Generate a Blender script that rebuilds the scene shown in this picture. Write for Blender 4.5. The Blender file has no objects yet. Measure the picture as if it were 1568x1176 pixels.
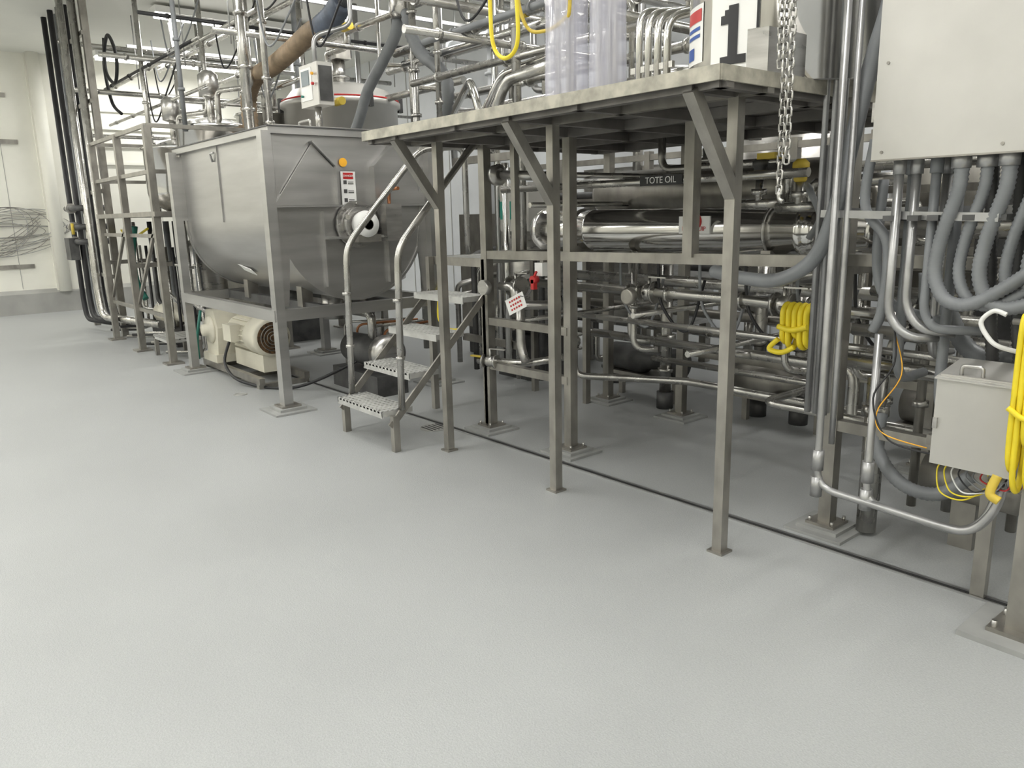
import bpy, bmesh, math, random
from mathutils import Vector, Matrix
random.seed(3)
V=Vector
C=bpy.context.collection
# ------------------------------------------------------------ materials
def mk(name,col,rough=.5,metal=0.0,var=.12,scale=6,st=(1,1,1),bump=0,bscale=150,rvar=.1,spec=.5,col2=None,lo=.35,hi=.65,emis=0,alpha=1,speck=0):
    m=bpy.data.materials.new(name);m.use_nodes=True
    nt=m.node_tree;b=nt.nodes['Principled BSDF'];L=nt.links.new
    b.inputs['Metallic'].default_value=metal
    b.inputs['Specular IOR Level'].default_value=spec
    tc=nt.nodes.new('ShaderNodeTexCoord');mp=nt.nodes.new('ShaderNodeMapping')
    mp.inputs['Scale'].default_value=st
    L(tc.outputs['Object'],mp.inputs['Vector'])
    n=nt.nodes.new('ShaderNodeTexNoise');n.inputs['Scale'].default_value=scale;n.inputs['Detail'].default_value=4
    L(mp.outputs[0],n.inputs['Vector'])
    r=nt.nodes.new('ShaderNodeValToRGB')
    c2=col2 if col2 else tuple(c*(1-var) for c in col)
    c1=col if col2 else tuple(min(1,c*(1+var)) for c in col)
    r.color_ramp.elements[0].position=lo;r.color_ramp.elements[1].position=hi
    r.color_ramp.elements[0].color=(*c2,1);r.color_ramp.elements[1].color=(*c1,1)
    L(n.outputs['Fac'],r.inputs[0]);out=r.outputs[0]
    if speck:
        n3=nt.nodes.new('ShaderNodeTexNoise');n3.inputs['Scale'].default_value=140;n3.inputs['Detail'].default_value=2
        L(mp.outputs[0],n3.inputs['Vector'])
        m3=nt.nodes.new('ShaderNodeMapRange');m3.inputs['From Min'].default_value=.35;m3.inputs['From Max'].default_value=.65
        m3.inputs['To Min'].default_value=1-speck;m3.inputs['To Max'].default_value=1+speck;L(n3.outputs['Fac'],m3.inputs['Value'])
        vm=nt.nodes.new('ShaderNodeVectorMath');vm.operation='SCALE';L(out,vm.inputs[0]);L(m3.outputs[0],vm.inputs['Scale']);out=vm.outputs[0]
    L(out,b.inputs['Base Color'])
    mr=nt.nodes.new('ShaderNodeMapRange')
    mr.inputs['To Min'].default_value=max(0.02,rough-rvar);mr.inputs['To Max'].default_value=min(1,rough+rvar)
    L(n.outputs['Fac'],mr.inputs['Value']);L(mr.outputs[0],b.inputs['Roughness'])
    if bump:
        n2=nt.nodes.new('ShaderNodeTexNoise');n2.inputs['Scale'].default_value=bscale;n2.inputs['Detail'].default_value=3
        L(mp.outputs[0],n2.inputs['Vector'])
        bp=nt.nodes.new('ShaderNodeBump');bp.inputs['Strength'].default_value=bump;bp.inputs['Distance'].default_value=.004
        L(n2.outputs['Fac'],bp.inputs['Height']);L(bp.outputs[0],b.inputs['Normal'])
    if emis:
        b.inputs['Emission Color'].default_value=(*col,1);b.inputs['Emission Strength'].default_value=emis
        m.cycles.emission_sampling='NONE'
    b.inputs['Alpha'].default_value=alpha
    return m
FLOOR=mk('epoxy_floor',(.405,.417,.416),.42,0,.03,1.1,bump=.45,bscale=170,rvar=.06,spec=.42,speck=.055)
WALLW=mk('white_wall_panel',(.86,.85,.77),.5,0,.03,2)
WALLB=mk('back_wall_white',(.66,.68,.70),.6,0,.06,2)
CEIL=mk('ceiling_white',(.80,.80,.75),.7,0,.03,1)
CURB=mk('curb_grey',(.36,.36,.34),.6,0,.08,3)
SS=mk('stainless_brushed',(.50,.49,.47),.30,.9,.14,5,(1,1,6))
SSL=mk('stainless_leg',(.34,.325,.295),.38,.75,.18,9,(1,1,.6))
SSM=mk('stainless_mixer',(.47,.465,.455),.34,.85,.10,3,(.4,.4,3),bump=.05,bscale=20)
POL=mk('stainless_polished',(.70,.69,.67),.14,1,.06,4,rvar=.05)
PIPE=mk('stainless_pipe',(.50,.49,.465),.27,.93,.15,8)
GRT=mk('grating_light',(.56,.56,.54),.4,.4,.1,9)
DRK=mk('dark_steel',(.10,.10,.10),.5,.5,.3,7)
DECK=mk('deck_plate',(.42,.41,.36),.5,.35,.2,7)
FASC=mk('deck_edge',(.43,.41,.345),.55,.25,.25,14)
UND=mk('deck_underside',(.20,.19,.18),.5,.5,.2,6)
BLK=mk('black_rubber',(.02,.02,.022),.5,0,.2,10)
CON=mk('grey_conduit',(.22,.23,.24),.45,.0,.12,6)
CONL=mk('galvanised_conduit',(.44,.44,.44),.34,.75,.12,9)
YEL=mk('yellow_hose',(.85,.68,.03),.42,0,.08,6)
YPL=mk('yellow_dull',(.62,.46,.06),.5,0,.1,6)
BRN=mk('brown_ducting',(.27,.20,.13),.5,0,.25,10)
BLUH=mk('blue_grey_duct',(.10,.12,.16),.5,0,.2,10)
WHT=mk('white_label',(.84,.84,.82),.5,0,.03,5)
RED=mk('red_paint',(.55,.03,.03),.45,0,.1,5)
BLU=mk('blue_label',(.03,.10,.40),.45,0,.1,5)
ORG=mk('orange_label',(.9,.45,.03),.45,0,.1,5)
GRN=mk('green_hose',(.03,.22,.17),.45,0,.15,5)
CRM=mk('cream_paint',(.70,.67,.56),.45,0,.06,5)
RUST=mk('rust',(.20,.11,.05),.8,.2,.5,40,col2=(.04,.03,.02))
CABM=mk('cabinet_steel',(.56,.55,.52),.40,.5,.06,3,bump=.04,bscale=20)
PAD=mk('pad_grout',(.34,.345,.335),.6,0,.08,8)
SLOT=mk('drain_dark',(.03,.03,.03),.6,0,.2,5)
TUBE=mk('lamp_tube',(1,.98,.92),.4,0,0,1,emis=9)
LAMPW=mk('lamp_housing',(.85,.85,.83),.4,0,.02,3)
CLEAR=mk('clear_plastic_wrap',(.78,.78,.92),.12,0,.14,5,(5,5,.35),bump=.8,bscale=9,alpha=.42)
CPR=mk('copper',(.45,.20,.10),.35,.8,.1,5)
SCR=mk('screen_dark',(.05,.09,.10),.2,0,.1,3)
# ------------------------------------------------------------ builder
def catmull(pts,n=8,closed=False):
    P=[V(p) for p in pts];out=[]
    k=len(P);rng=range(k if closed else k-1)
    for i in rng:
        if closed: a,b,c,d=P[(i-1)%k],P[i],P[(i+1)%k],P[(i+2)%k]
        else: a,b,c,d=P[max(i-1,0)],P[i],P[i+1],P[min(i+2,k-1)]
        for j in range(n):
            t=j/n
            out.append(.5*((2*b)+(-a+c)*t+(2*a-5*b+4*c-d)*t*t+(-a+3*b-3*c+d)*t**3))
    if not closed: out.append(P[-1])
    return out
def fillet(pts,rad,n=5):
    P=[V(p) for p in pts]
    if rad<=0 or len(P)<3: return P
    o=[P[0]]
    for i in range(1,len(P)-1):
        a,b,c=P[i-1],P[i],P[i+1]
        l1=(a-b).length;l2=(c-b).length;r=min(rad,l1*.49,l2*.49)
        s=b+(a-b).normalized()*r;e=b+(c-b).normalized()*r
        for j in range(n+1):
            t=j/n;o.append((1-t)**2*s+2*t*(1-t)*b+t*t*e)
    o.append(P[-1]);return o
class B:
    def __init__(s,name): s.name=name;s.bm=bmesh.new();s.m=[]
    def mi(s,m):
        if m not in s.m:s.m.append(m)
        return s.m.index(m)
    def face(s,vs,m,sm=False):
        try:
            f=s.bm.faces.new(vs);f.material_index=s.mi(m);f.smooth=sm
        except ValueError: pass
    def obox(s,c,ax,m):
        c=V(c);a,b,d=[V(x) for x in ax]
        vs=[s.bm.verts.new(c+i*a+j*b+k*d) for i in(-1,1) for j in(-1,1) for k in(-1,1)]
        for q in((0,1,3,2),(4,6,7,5),(0,4,5,1),(2,3,7,6),(0,2,6,4),(1,5,7,3)):
            s.face([vs[i] for i in q],m)
    def box(s,lo,hi,m):
        lo=V(lo);hi=V(hi);c=(lo+hi)/2;h=(hi-lo)/2
        s.obox(c,((h.x,0,0),(0,h.y,0),(0,0,h.z)),m)
    def bar(s,p,q,w,d,m,up=(0,0,1)):
        p=V(p);q=V(q);t=(q-p);L=t.length;t.normalize();up=V(up)
        if abs(t.dot(up))>.98: up=V((0,1,0))
        x=t.cross(up).normalized();y=x.cross(t).normalized()
        s.obox((p+q)/2,(t*L/2,x*w/2,y*d/2),m)
    def sweep(s,P,rs,m,seg=10,closed=False,caps=True):
        n=len(P);T=[]
        for i in range(n):
            if closed:t=P[(i+1)%n]-P[(i-1)%n]
            else:t=P[min(i+1,n-1)]-P[max(i-1,0)]
            if t.length<1e-7:t=V((0,0,1))
            T.append(t.normalized())
        u=T[0].orthogonal().normalized();rings=[]
        for i in range(n):
            u=(u-T[i]*u.dot(T[i]))
            if u.length<1e-6:u=T[i].orthogonal()
            u.normalize();w=T[i].cross(u)
            r=rs[i] if isinstance(rs,list) else rs
            rings.append([s.bm.verts.new(P[i]+r*(math.cos(2*math.pi*k/seg)*u+math.sin(2*math.pi*k/seg)*w)) for k in range(seg)])
        for i in range(n if closed else n-1):
            a=rings[i];b=rings[(i+1)%n]
            for k in range(seg):
                s.face([a[k],a[(k+1)%seg],b[(k+1)%seg],b[k]],m,True)
        if caps and not closed:
            s.face(rings[0][::-1],m);s.face(rings[-1],m)
    def tube(s,pts,r,m,bend=.08,seg=10): s.sweep(fillet(pts,bend),r,m,seg)
    def hose(s,pts,r,m,seg=10,n=8,closed=False): s.sweep(catmull(pts,n,closed),r,m,seg,closed)
    def rib(s,pts,r,m,pitch=.03,amp=.12,seg=14):
        P=catmull(pts,12);L=[0]
        for i in range(1,len(P)):L.append(L[-1]+(P[i]-P[i-1]).length)
        N=max(4,int(L[-1]/pitch*2));Q=[];R=[];j=0
        for i in range(N+1):
            d=L[-1]*i/N
            while j<len(L)-2 and L[j+1]<d:j+=1
            f=(d-L[j])/max(1e-6,L[j+1]-L[j]);Q.append(P[j].lerp(P[j+1],f));R.append(r*(1+(amp if i%2 else -amp)))
        s.sweep(Q,R,m,seg)
    def cyl(s,p,q,r,m,seg=20,r2=None):
        s.sweep([V(p),V(q)],[r,r if r2 is None else r2],m,seg)
    def rev(s,o,ax,prof,m,seg=32):
        o=V(o);ax=V(ax).normalized();u=ax.orthogonal().normalized();w=ax.cross(u);rings=[]
        for t,r in prof:
            rings.append([s.bm.verts.new(o+ax*t+max(r,.0005)*(math.cos(2*math.pi*k/seg)*u+math.sin(2*math.pi*k/seg)*w)) for k in range(seg)])
        for i in range(len(rings)-1):
            for k in range(seg):
                s.face([rings[i][k],rings[i][(k+1)%seg],rings[i+1][(k+1)%seg],rings[i+1][k]],m,True)
        s.face(rings[0][::-1],m);s.face(rings[-1],m)
    def prism(s,poly,ext,m,sm=False):
        ext=V(ext);a=[s.bm.verts.new(V(p)) for p in poly];b=[s.bm.verts.new(V(p)+ext) for p in poly]
        s.face(a[::-1],m);s.face(b,m);n=len(a)
        for i in range(n): s.face([a[i],a[(i+1)%n],b[(i+1)%n],b[i]],m,sm)
    def ring(s,c,ax,R,r,m,seg=24):
        c=V(c);ax=V(ax).normalized();u=ax.orthogonal().normalized();w=ax.cross(u)
        s.sweep([c+R*(math.cos(2*math.pi*k/seg)*u+math.sin(2*math.pi*k/seg)*w) for k in range(seg)],r,m,8,True)
    def flange(s,c,ax,r,m,t=.03):
        c=V(c);ax=V(ax).normalized();s.cyl(c-ax*t/2,c+ax*t/2,r,m,18)
    def done(s,parent=None):
        me=bpy.data.meshes.new(s.name)
        bmesh.ops.recalc_face_normals(s.bm,faces=s.bm.faces)
        s.bm.to_mesh(me);s.bm.free()
        for m in s.m:me.materials.append(m)
        o=bpy.data.objects.new(s.name,me);C.objects.link(o)
        if parent:o.parent=parent
        return o
def text(body,loc,size,m,parent,rot=(math.pi/2,0,0),name='lettering',off=0):
    c=bpy.data.curves.new(name,'FONT');c.body=body;c.size=size;c.extrude=.0008;c.align_x='CENTER';c.align_y='CENTER';c.offset=off
    c.materials.append(m)
    o=bpy.data.objects.new(name,c);C.objects.link(o);o.location=loc;o.rotation_euler=rot;o.parent=parent
# ------------------------------------------------------------ room
XL,XR,YF,YB,ZC=-15.5,5.0,-6.0,7.6,4.25
b=B('floor');b.box((XL-.2,YF-.2,-.1),(XR+.2,YB+.2,0),FLOOR);b.done()
b=B('ceiling');b.box((XL-.2,YF-.2,ZC),(XR+.2,YB+.2,ZC+.1),CEIL);b.done()
b=B('wall_left');b.box((XL-.2,YF,0),(XL,YB,ZC),WALLW)
for y in (-4,-2.8,-1.6,-.4,.8,2.0,3.2,4.4,5.6,6.8): b.box((XL,y-.004,.42),(XL+.004,y+.004,ZC),CURB)
for z in (3.7,3.4,3.1,2.8,2.5):b.box((XL,3.2,z),(XL+.04,YB,z+.05),WALLW)
b.done()
b=B('wall_back');b.box((XL,YB,0),(XR,YB+.2,ZC),WALLB)
for i in range(17): b.box((XL+i*1.2,YB-.008,0),(XL+i*1.2+.015,YB,ZC),CURB)
b.done()
b=B('wall_right');b.box((XR,YF,0),(XR+.2,YB,ZC),WALLW);b.done()
b=B('wall_front');b.box((XL,YF-.2,0),(XR,YF,ZC),WALLW);b.done()
b=B('baseboard_left');b.prism([(XL,YF,0),(XL+.14,YF,0),(XL+.12,YF,.34),(XL,YF,.40)],(0,YB-YF,0),CURB);b.done()
b=B('trim_1');b.cyl((XL+.12,2.62,.35),(XL+.12,2.62,ZC),.10,WALLW);b.box((XL,2.5,.35),(XL+.07,2.95,ZC),WALLW)
b.done()
b=B('wall_bracket_strips')
for y,z,w in ((1.55,3.57,.62),(1.7,2.84,.55),(1.6,.8,.62)): b.box((XL,y,z-.035),(XL+.03,y+w,z+.035),SSL)
b.done()
b=B('cable_coil')
for i in range(16):
    ph=random.random()*6
    b.hose([(XL+.06+.02*math.sin(t*3+ph),1.85+(.7+.35*math.sin(i))*math.cos(t+ph*.1),1.38+(.25+.16*math.cos(i*1.7))*math.sin(t+ph*.2)) for t in [k*math.pi/4 for k in range(8)]],.005,CONL if i%2 else SSL,6,6,True)
for i in range(4):b.hose([(XL+.05,2.4,1.65-.05*i),(XL+.08,1.9,1.3-.07*i),(XL+.08,1.2,1.0-.05*i),(XL+.05,.6,1.05)],.005,SSL,6)
b.done()
# drain slot
b=B('floor_drain_slot')
b.bar((-8.4,2.985,.002),(1.0,3.17,.002),.018,.006,SLOT);
b.bar((-8.4,2.965,.003),(1.0,3.15,.003),.008,.008,CONL);b.bar((-8.4,3.005,.003),(1.0,3.19,.003),.008,.008,CONL)
b.done()
# ceiling lamps
for X in (-14.5,-11.2,-7.9,-4.6,-1.3,2.0):
    for Y in ((-4.3,-.9,4.55) if X<-10 else (-4.3,-.9,1.9,5.4)):
        b=B('fluorescent_light')
        b.box((X-.13,Y-1.2,ZC-.12),(X+.13,Y+1.2,ZC-.04),LAMPW)
        b.bar((X,Y-1,ZC-.04),(X,Y-1,ZC),.02,.02,CONL)
        for dx in(-.07,.07): b.cyl((X+dx,Y-1.17,ZC-.145),(X+dx,Y+1.17,ZC-.145),.02,TUBE,8)
        o=b.done()
        L=bpy.data.lights.new('lamp_glow','AREA');L.shape='RECTANGLE';L.size=.26;L.size_y=2.3;L.energy=37 if X>-10 else 46;L.color=(1,.99,.97)
        lo=bpy.data.objects.new('lamp_glow',L);C.objects.link(lo);lo.location=(X,Y,ZC-.19);lo.parent=o
# ------------------------------------------------------------ work platform
X0,X1,YP0,YP1,ZP=-4.30,-1.74,2.42,4.55,1.995
b=B('work_platform')
b.box((X0,YP0,ZP-.012),(X1,YP1,ZP),DECK)
b.box((X0,YP0-.006,ZP-.05),(X1,YP0+.006,ZP+.004),FASC);b.box((X1-.006,YP0,ZP-.05),(X1+.006,YP1,ZP+.004),FASC);b.box((X0-.006,YP0,ZP-.05),(X0+.006,YP1,ZP+.004),FASC)
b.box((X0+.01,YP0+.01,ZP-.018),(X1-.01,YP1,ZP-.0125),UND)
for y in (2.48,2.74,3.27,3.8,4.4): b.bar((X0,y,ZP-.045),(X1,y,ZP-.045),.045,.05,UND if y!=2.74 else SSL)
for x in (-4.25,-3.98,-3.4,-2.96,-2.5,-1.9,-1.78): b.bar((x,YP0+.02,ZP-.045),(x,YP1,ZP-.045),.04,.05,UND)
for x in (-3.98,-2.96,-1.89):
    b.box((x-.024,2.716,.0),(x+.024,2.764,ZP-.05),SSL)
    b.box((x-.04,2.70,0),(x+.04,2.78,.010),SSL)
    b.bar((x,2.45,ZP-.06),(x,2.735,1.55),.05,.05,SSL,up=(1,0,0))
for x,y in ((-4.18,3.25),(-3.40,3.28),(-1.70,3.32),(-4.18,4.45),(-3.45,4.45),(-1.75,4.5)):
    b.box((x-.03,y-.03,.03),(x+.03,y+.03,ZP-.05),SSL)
    b.box((x-.07,y-.07,.03),(x+.07,y+.07,.045),SSL)
    b.prism([(x-.14,y-.14,0),(x+.14,y-.14,0),(x+.14,y+.14,0),(x-.14,y+.14,0)],(0,0,.015),PAD)
    b.box((x-.10,y-.10,.015),(x+.10,y+.10,.032),PAD)
    for i in(-1,1):
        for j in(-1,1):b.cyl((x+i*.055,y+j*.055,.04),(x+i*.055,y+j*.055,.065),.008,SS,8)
b.bar((-4.2,3.25,1.23),(-1.68,3.3,1.26),.055,.055,SSL)
b.bar((-4.2,4.45,1.2),(-1.68,4.45,1.2),.055,.055,SSL)
for x in(-4.18,-3.4,-1.7):b.bar((x,3.27,1.23),(x,4.45,1.2),.05,.05,SSL)
b.bar((-4.18,3.25,.78),(-3.4,3.27,.78),.05,.05,SSL);b.bar((-4.18,3.25,.47),(-3.4,3.27,.47),.05,.05,SSL)
b.box((-2.53,3.24,1.26),(-2.47,3.3,ZP-.05),SSL);b.box((-3.9,3.24,1.26),(-3.86,3.28,ZP-.05),SSL)
b.bar((-3.4,4.45,.5),(-1.7,4.45,.5),.04,.05,SSL)
b.done()
# ------------------------------------------------------------ stairs
def tread(b,x0,x1,y0,y1,z,m=GRT):
    b.box((x0,y0,z-.045),(x1,y0+.01,z),m);b.box((x0,y1-.008,z-.035),(x1,y1,z),m)
    b.box((x0,y0,z-.035),(x0+.008,y1,z),m);b.box((x1-.008,y0,z-.035),(x1,y1,z),m)
    n=6
    for i in range(1,n):
        y=y0+(y1-y0)*i/n;b.box((x0,y-.010,z-.012),(x1,y+.010,z),m)
    k=int((x1-x0)/.045)
    for i in range(1,k):
        x=x0+(x1-x0)*i/k;b.box((x-.012,y0,z-.014),(x+.012,y1,z-.002),m)
b=B('metal_stairs')
for y,z in((2.40,.27),(2.62,.49),(2.84,.72),(3.07,.95)): tread(b,-4.84,-4.23,y,y+.23,z)
for x in(-4.87,-4.20):
    b.bar((x,2.44,.17),(x,3.28,.99),.015,.045,SSL)
    b.box((x-.022,2.45,0),(x+.022,2.495,.24),SSL)
    b.box((x-.022,3.22,.03),(x+.022,3.265,1.2),SSL)
    b.tube([(x,2.53,.27),(x,2.56,1.30),(x,3.2,1.97),(x,3.6,2.0),(x,3.6,1.2)],.023,PIPE,.1,12)
    for z0 in(.6,.97):b.cyl((x,2.53+.01,z0),(x,2.53+.01,z0+.02),.03,PIPE,12)
tread(b,-4.87,-4.20,3.3,4.3,1.2);b.bar((-4.87,3.29,1.17),(-4.20,3.29,1.17),.04,.06,SSL)
tread(b,-4.95,-4.4,4.4,4.7,1.4)
for x in(-4.87,-4.25):b.box((x-.02,4.25,0),(x+.02,4.3,1.2),SSL)
b.done()
b=B('floor_drain_cover');b.prism([(-4.5+.10*math.cos(t),2.97+.10*math.sin(t),0.001) for t in [i*math.pi/12 for i in range(24)]],(0,0,.003),CURB)
for i in range(5):b.box((-4.57,2.905+i*.03,.004),(-4.43,2.915+i*.03,.006),SLOT)
b.done()
b=B('floor_cleanout_cap');b.cyl((-6.6,2.35,0),(-6.6,2.35,.003),.06,CURB,24);b.ring((-6.6,2.35,.003),(0,0,1),.05,.003,CONL);b.done()
# ------------------------------------------------------------ mixer
b=B('ribbon_mixer')
yc,zc,r=3.15,1.48,.65;xa,xb=-8.02,-5.82;zt=2.15
prof=[(yc-r,zt)]+[(yc-r*math.cos(a),zc-r*math.sin(a)) for a in [i*math.pi/28 for i in range(29)]]+[(yc+r,zt)]
inn=[(yc+(y-yc)*.985,zc+(z-zc)*.985 if z<zc else z) for y,z in prof]
def shell(pr,x0,x1,m):
    A=[b.bm.verts.new((x0,y,z)) for y,z in pr];D=[b.bm.verts.new((x1,y,z)) for y,z in pr]
    for i in range(len(pr)-1): b.face([A[i],A[i+1],D[i+1],D[i]],m,True)
shell(prof,xa,xb,SSM);shell(inn,xa,xb,SSM)
for x in (xa,xb-.0): b.prism([(x,y,z) for y,z in prof],(.012,0,0),SSM)
for x in(xa,xb):
    for i in range(len(prof)-1):
        p,q=prof[i],prof[i+1];b.bar((x,p[0],p[1]),(x,q[0],q[1]),.05,.02,SSM,up=(0,(p[0]+q[0])/2-yc,(p[1]+q[1])/2-zc if p[1]<zc else 0) )
for y in(yc-r-.02,yc+r+.02):b.bar((xa-.04,y,zt),(xb+.06,y,zt),.06,.05,SSM)
for x in(xa-.03,xb+.03):b.bar((x,yc-r-.05,zt),(x,yc+r+.05,zt),.06,.05,SSM)
b.box((xa-.05,yc-r-.06,zt+.025),(xb+.07,yc+r+.06,zt+.035),DRK)
b.box((xa,yc-r+.02,zt+.035),(xb,yc+r-.02,zt+.05),SS)
for i in range(4):
    x=xa+.3+i*.55;b.tube([(x,yc-.3,zt+.05),(x,yc-.3,zt+.1),(x+.2,yc-.3,zt+.1),(x+.2,yc-.3,zt+.05)],.01,SS,.02,8)
for s0 in(0,1):
    f=(lambda y:y) if s0==0 else (lambda y:2*yc-y)
    x=xb+.012
    b.prism([(x,f(2.42),2.13),(x,f(2.52),2.13),(x,f(2.52),1.5),(x,f(2.56),1.25),(x,f(2.52),.82),(x,f(2.42),.82)],(.012,0,0),SSM)
    b.prism([(x+.012,f(2.46),1.60),(x+.012,f(2.98),1.60),(x+.012,f(2.98),1.88),(x+.012,f(2.80),2.06)],(.02,0,0),SSM)
    b.bar((x+.04,f(2.42),1.59),(x+.04,f(3.0),1.59),.11,.014,SSM)
    b.bar((x+.03,f(2.98),1.6),(x+.03,f(2.98),1.9),.09,.012,SSM,up=(0,1,0))
    b.bar((x+.03,f(2.98),1.9),(x+.03,f(2.79),2.08),.08,.012,SSM,up=(0,1,1))
    b.bar((x+.015,f(2.86),1.55),(x+.015,f(2.86),.95),.05,.012,SSM,up=(0,1,0))
for x in(xa+.02,xb+.06):
    for y in(2.42,3.88):
        b.prism([(x-.045,y-.045,.05),(x+.045,y-.045,.05),(x+.045,y+.03,.05),(x-.045,y+.03,.05)],(0,0,2.09),SSM)
        b.box((x-.08,y-.08,.035),(x+.08,y+.08,.05),SSL)
        b.prism([(x-.17,y-.17,0),(x+.17,y-.17,0),(x+.17,y+.17,0),(x-.17,y+.17,0)],(0,0,.015),PAD)
        b.box((x-.11,y-.11,.015),(x+.11,y+.11,.036),PAD)
b.box((xa+.03,2.42,1.5),(xa+.05,2.5,2.1),SSM)
for y in(2.40,3.88): b.bar((xa,y,.76),(xb+.08,y,.76),.07,.09,SSM)
for x in(xa+.02,xb+.06): b.bar((x,2.4,.76),(x,3.9,.76),.07,.09,SSM)
for i in(-1,1):
    b.bar((xa+.6,yc+i*.3,.76),(xa+.6,yc+i*.3,.95),.1,.1,SSL);b.bar((xb-.4,yc+i*.3,.76),(xb-.4,yc+i*.3,.95),.1,.1,SSL)
b.bar((xa,yc-.3,.76),(xb,yc-.3,.76),.06,.08,DRK);b.bar((xa,yc+.3,.76),(xb,yc+.3,.76),.06,.08,DRK)
b.box((-7.0,yc-r-.012,.0+1.48),(-6.985,yc-r,2.13),SSM)
b.tube([(-7.1,2.49,2.0),(-7.1,2.47,2.07),(-7.0,2.47,2.07)],.01,SSM,.02,8)
b.tube([(xa-.03,2.45,1.8),(xa-.16,2.45,1.75),(xa-.16,2.45,1.25),(xa-.03,2.45,1.2)],.02,SS,.06)
x=xb+.02
b.flange((x+.03,yc,1.44),(1,0,0),.19,SS,.03);b.flange((x+.07,yc,1.44),(1,0,0),.14,SS,.06)
b.cyl((x,yc,1.44),(x+.22,yc,1.44),.045,PIPE)
b.box((x+.13,yc-.09,1.30),(x+.2,yc+.12,1.36),SSL);b.rev((x+.12,yc,1.44),(1,0,0),[(0,.10),(.05,.11),(.09,.10),(.1,.04)],WHT)
b.ring((x+.2,yc,1.44),(1,0,0),.07,.012,SS)
b.bar((x+.05,yc-.3,1.34),(x+.05,yc+.3,1.34),.1,.02,SSM)
b.box((x+.02,3.35,1.3),(x+.16,3.5,1.6),SS)
b.tube([(x+.1,3.42,1.6),(x+.1,3.42,1.72),(x+.25,3.42,1.72)],.015,CPR);b.cyl((x+.1,3.02,1.5),(x+.2,2.98,1.5),.02,PIPE)
for t in range(8):
    a=t*math.pi/4;b.cyl((x+.04,yc+.165*math.cos(a),1.44+.165*math.sin(a)),(x+.06,yc+.165*math.cos(a),1.44+.165*math.sin(a)),.012,PIPE,8)
b.box((x+.004,3.04,1.58),(x+.008,3.17,1.86),WHT)
b.box((x+.009,3.06,1.80),(x+.010,3.15,1.85),RED)
for z in(1.62,1.69,1.76):b.box((x+.009,3.06,z),(x+.010,3.09,z+.03),DRK);b.box((x+.009,3.10,z),(x+.010,3.15,z+.008),DRK);b.box((x+.009,3.10,z+.015),(x+.010,3.15,z+.02),DRK)
b.cyl((x+.004,3.07,1.93),(x+.008,3.07,1.93),.035,ORG)
a1=math.radians(40)
pc=V((-6.95,yc-(r+.006)*math.cos(a1),zc-(r+.006)*math.sin(a1)))
b.obox(pc,((.16,.0,-.02),(.008,.035*math.sin(a1),-.035*math.cos(a1)),(0,.002,.002)),WHT)
b.cyl((-7.2,yc,.84),(-7.2,yc,.7),.14,DRK);b.cyl((-6.3,yc,.84),(-6.3,yc,.62),.10,SS)
mix=b.done()
text('DANGER',(xb+.033,3.105,1.825),.022,WHT,mix,(math.pi/2,0,math.pi/2))
# motor
b=B('gear_motor')
b.box((-8.15,2.55,.04),(-6.65,2.60,.10),SSL);b.box((-8.15,2.98,.04),(-6.65,3.03,.10),SSL)
for x in(-8.1,-7.3,-6.7):
    b.box((x-.03,2.55,0),(x+.03,3.03,.04),SSL)
b.box((-8.1,2.55,.10),(-7.72,3.05,.18),CRM)
b.prism([(-8.05,2.58,.18),(-7.75,2.58,.18),(-7.70,2.58,.45),(-7.78,2.58,.62),(-8.0,2.58,.62),(-8.08,2.58,.45)],(0,.42,0),CRM)
b.rev((-7.9,2.585,.42),(0,-1,0),[(0,.14),(.03,.13),(.04,.06),(.09,.06),(.1,.03)],CRM,24)
b.rev((-7.72,2.80,.42),(1,0,0),[(0,.1),(.06,.15),(.08,.15),(.1,.155),(.55,.155),(.56,.18),(.80,.185),(.84,.175),(.845,.14)],CRM,32)
for i in range(20):
    a=i*2*math.pi/20;b.bar((-7.6,2.8+.16*math.cos(a),.42+.16*math.sin(a)),(-7.2,2.8+.16*math.cos(a),.42+.16*math.sin(a)),.008,.02,CRM,up=(0,math.cos(a),math.sin(a)))
b.cyl((-6.875,2.8,.42),(-6.868,2.8,.42),.15,RUST,28)
for rr in(.03,.06,.09,.12):b.ring((-6.86,2.8,.42),(1,0,0),rr,.004,SSL)
b.box((-7.5,2.56,.36),(-7.3,2.68,.52),CRM);b.box((-7.6,2.7,.10),(-6.9,2.95,.26),CRM)
b.hose([(-7.4,2.58,.36),(-7.35,2.5,.15),(-6.9,2.5,.04),(-6.4,2.8,.03),(-6.0,3.3,.3)],.014,BLK)
b.tube([(-8.1,2.56,.6),(-8.12,2.5,.3),(-8.12,2.5,.1)],.015,GRN)
b.done()
b=B('drive_pump')
b.rev((-6.3,3.3,.35),(1,0,0),[(0,.05),(.03,.13),(.4,.14),(.45,.1),(.5,.04)],DRK);b.box((-6.4,3.15,.0),(-5.6,3.45,.18),DRK)
b.tube([(-5.9,3.3,.4),(-5.9,3.3,.68),(-6.6,3.3,.68)],.04,PIPE);b.rev((-5.75,3.3,.36),(1,0,0),[(0,.04),(.02,.15),(.14,.15),(.16,.06)],SS)
for i in range(5):b.tube([(-6.8+i*.25,3.5,.02),(-6.8+i*.25,3.5,.5),(-6.2+i*.1,3.9,.55)],.012,CPR if i%2 else PIPE)
b.done()
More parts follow.
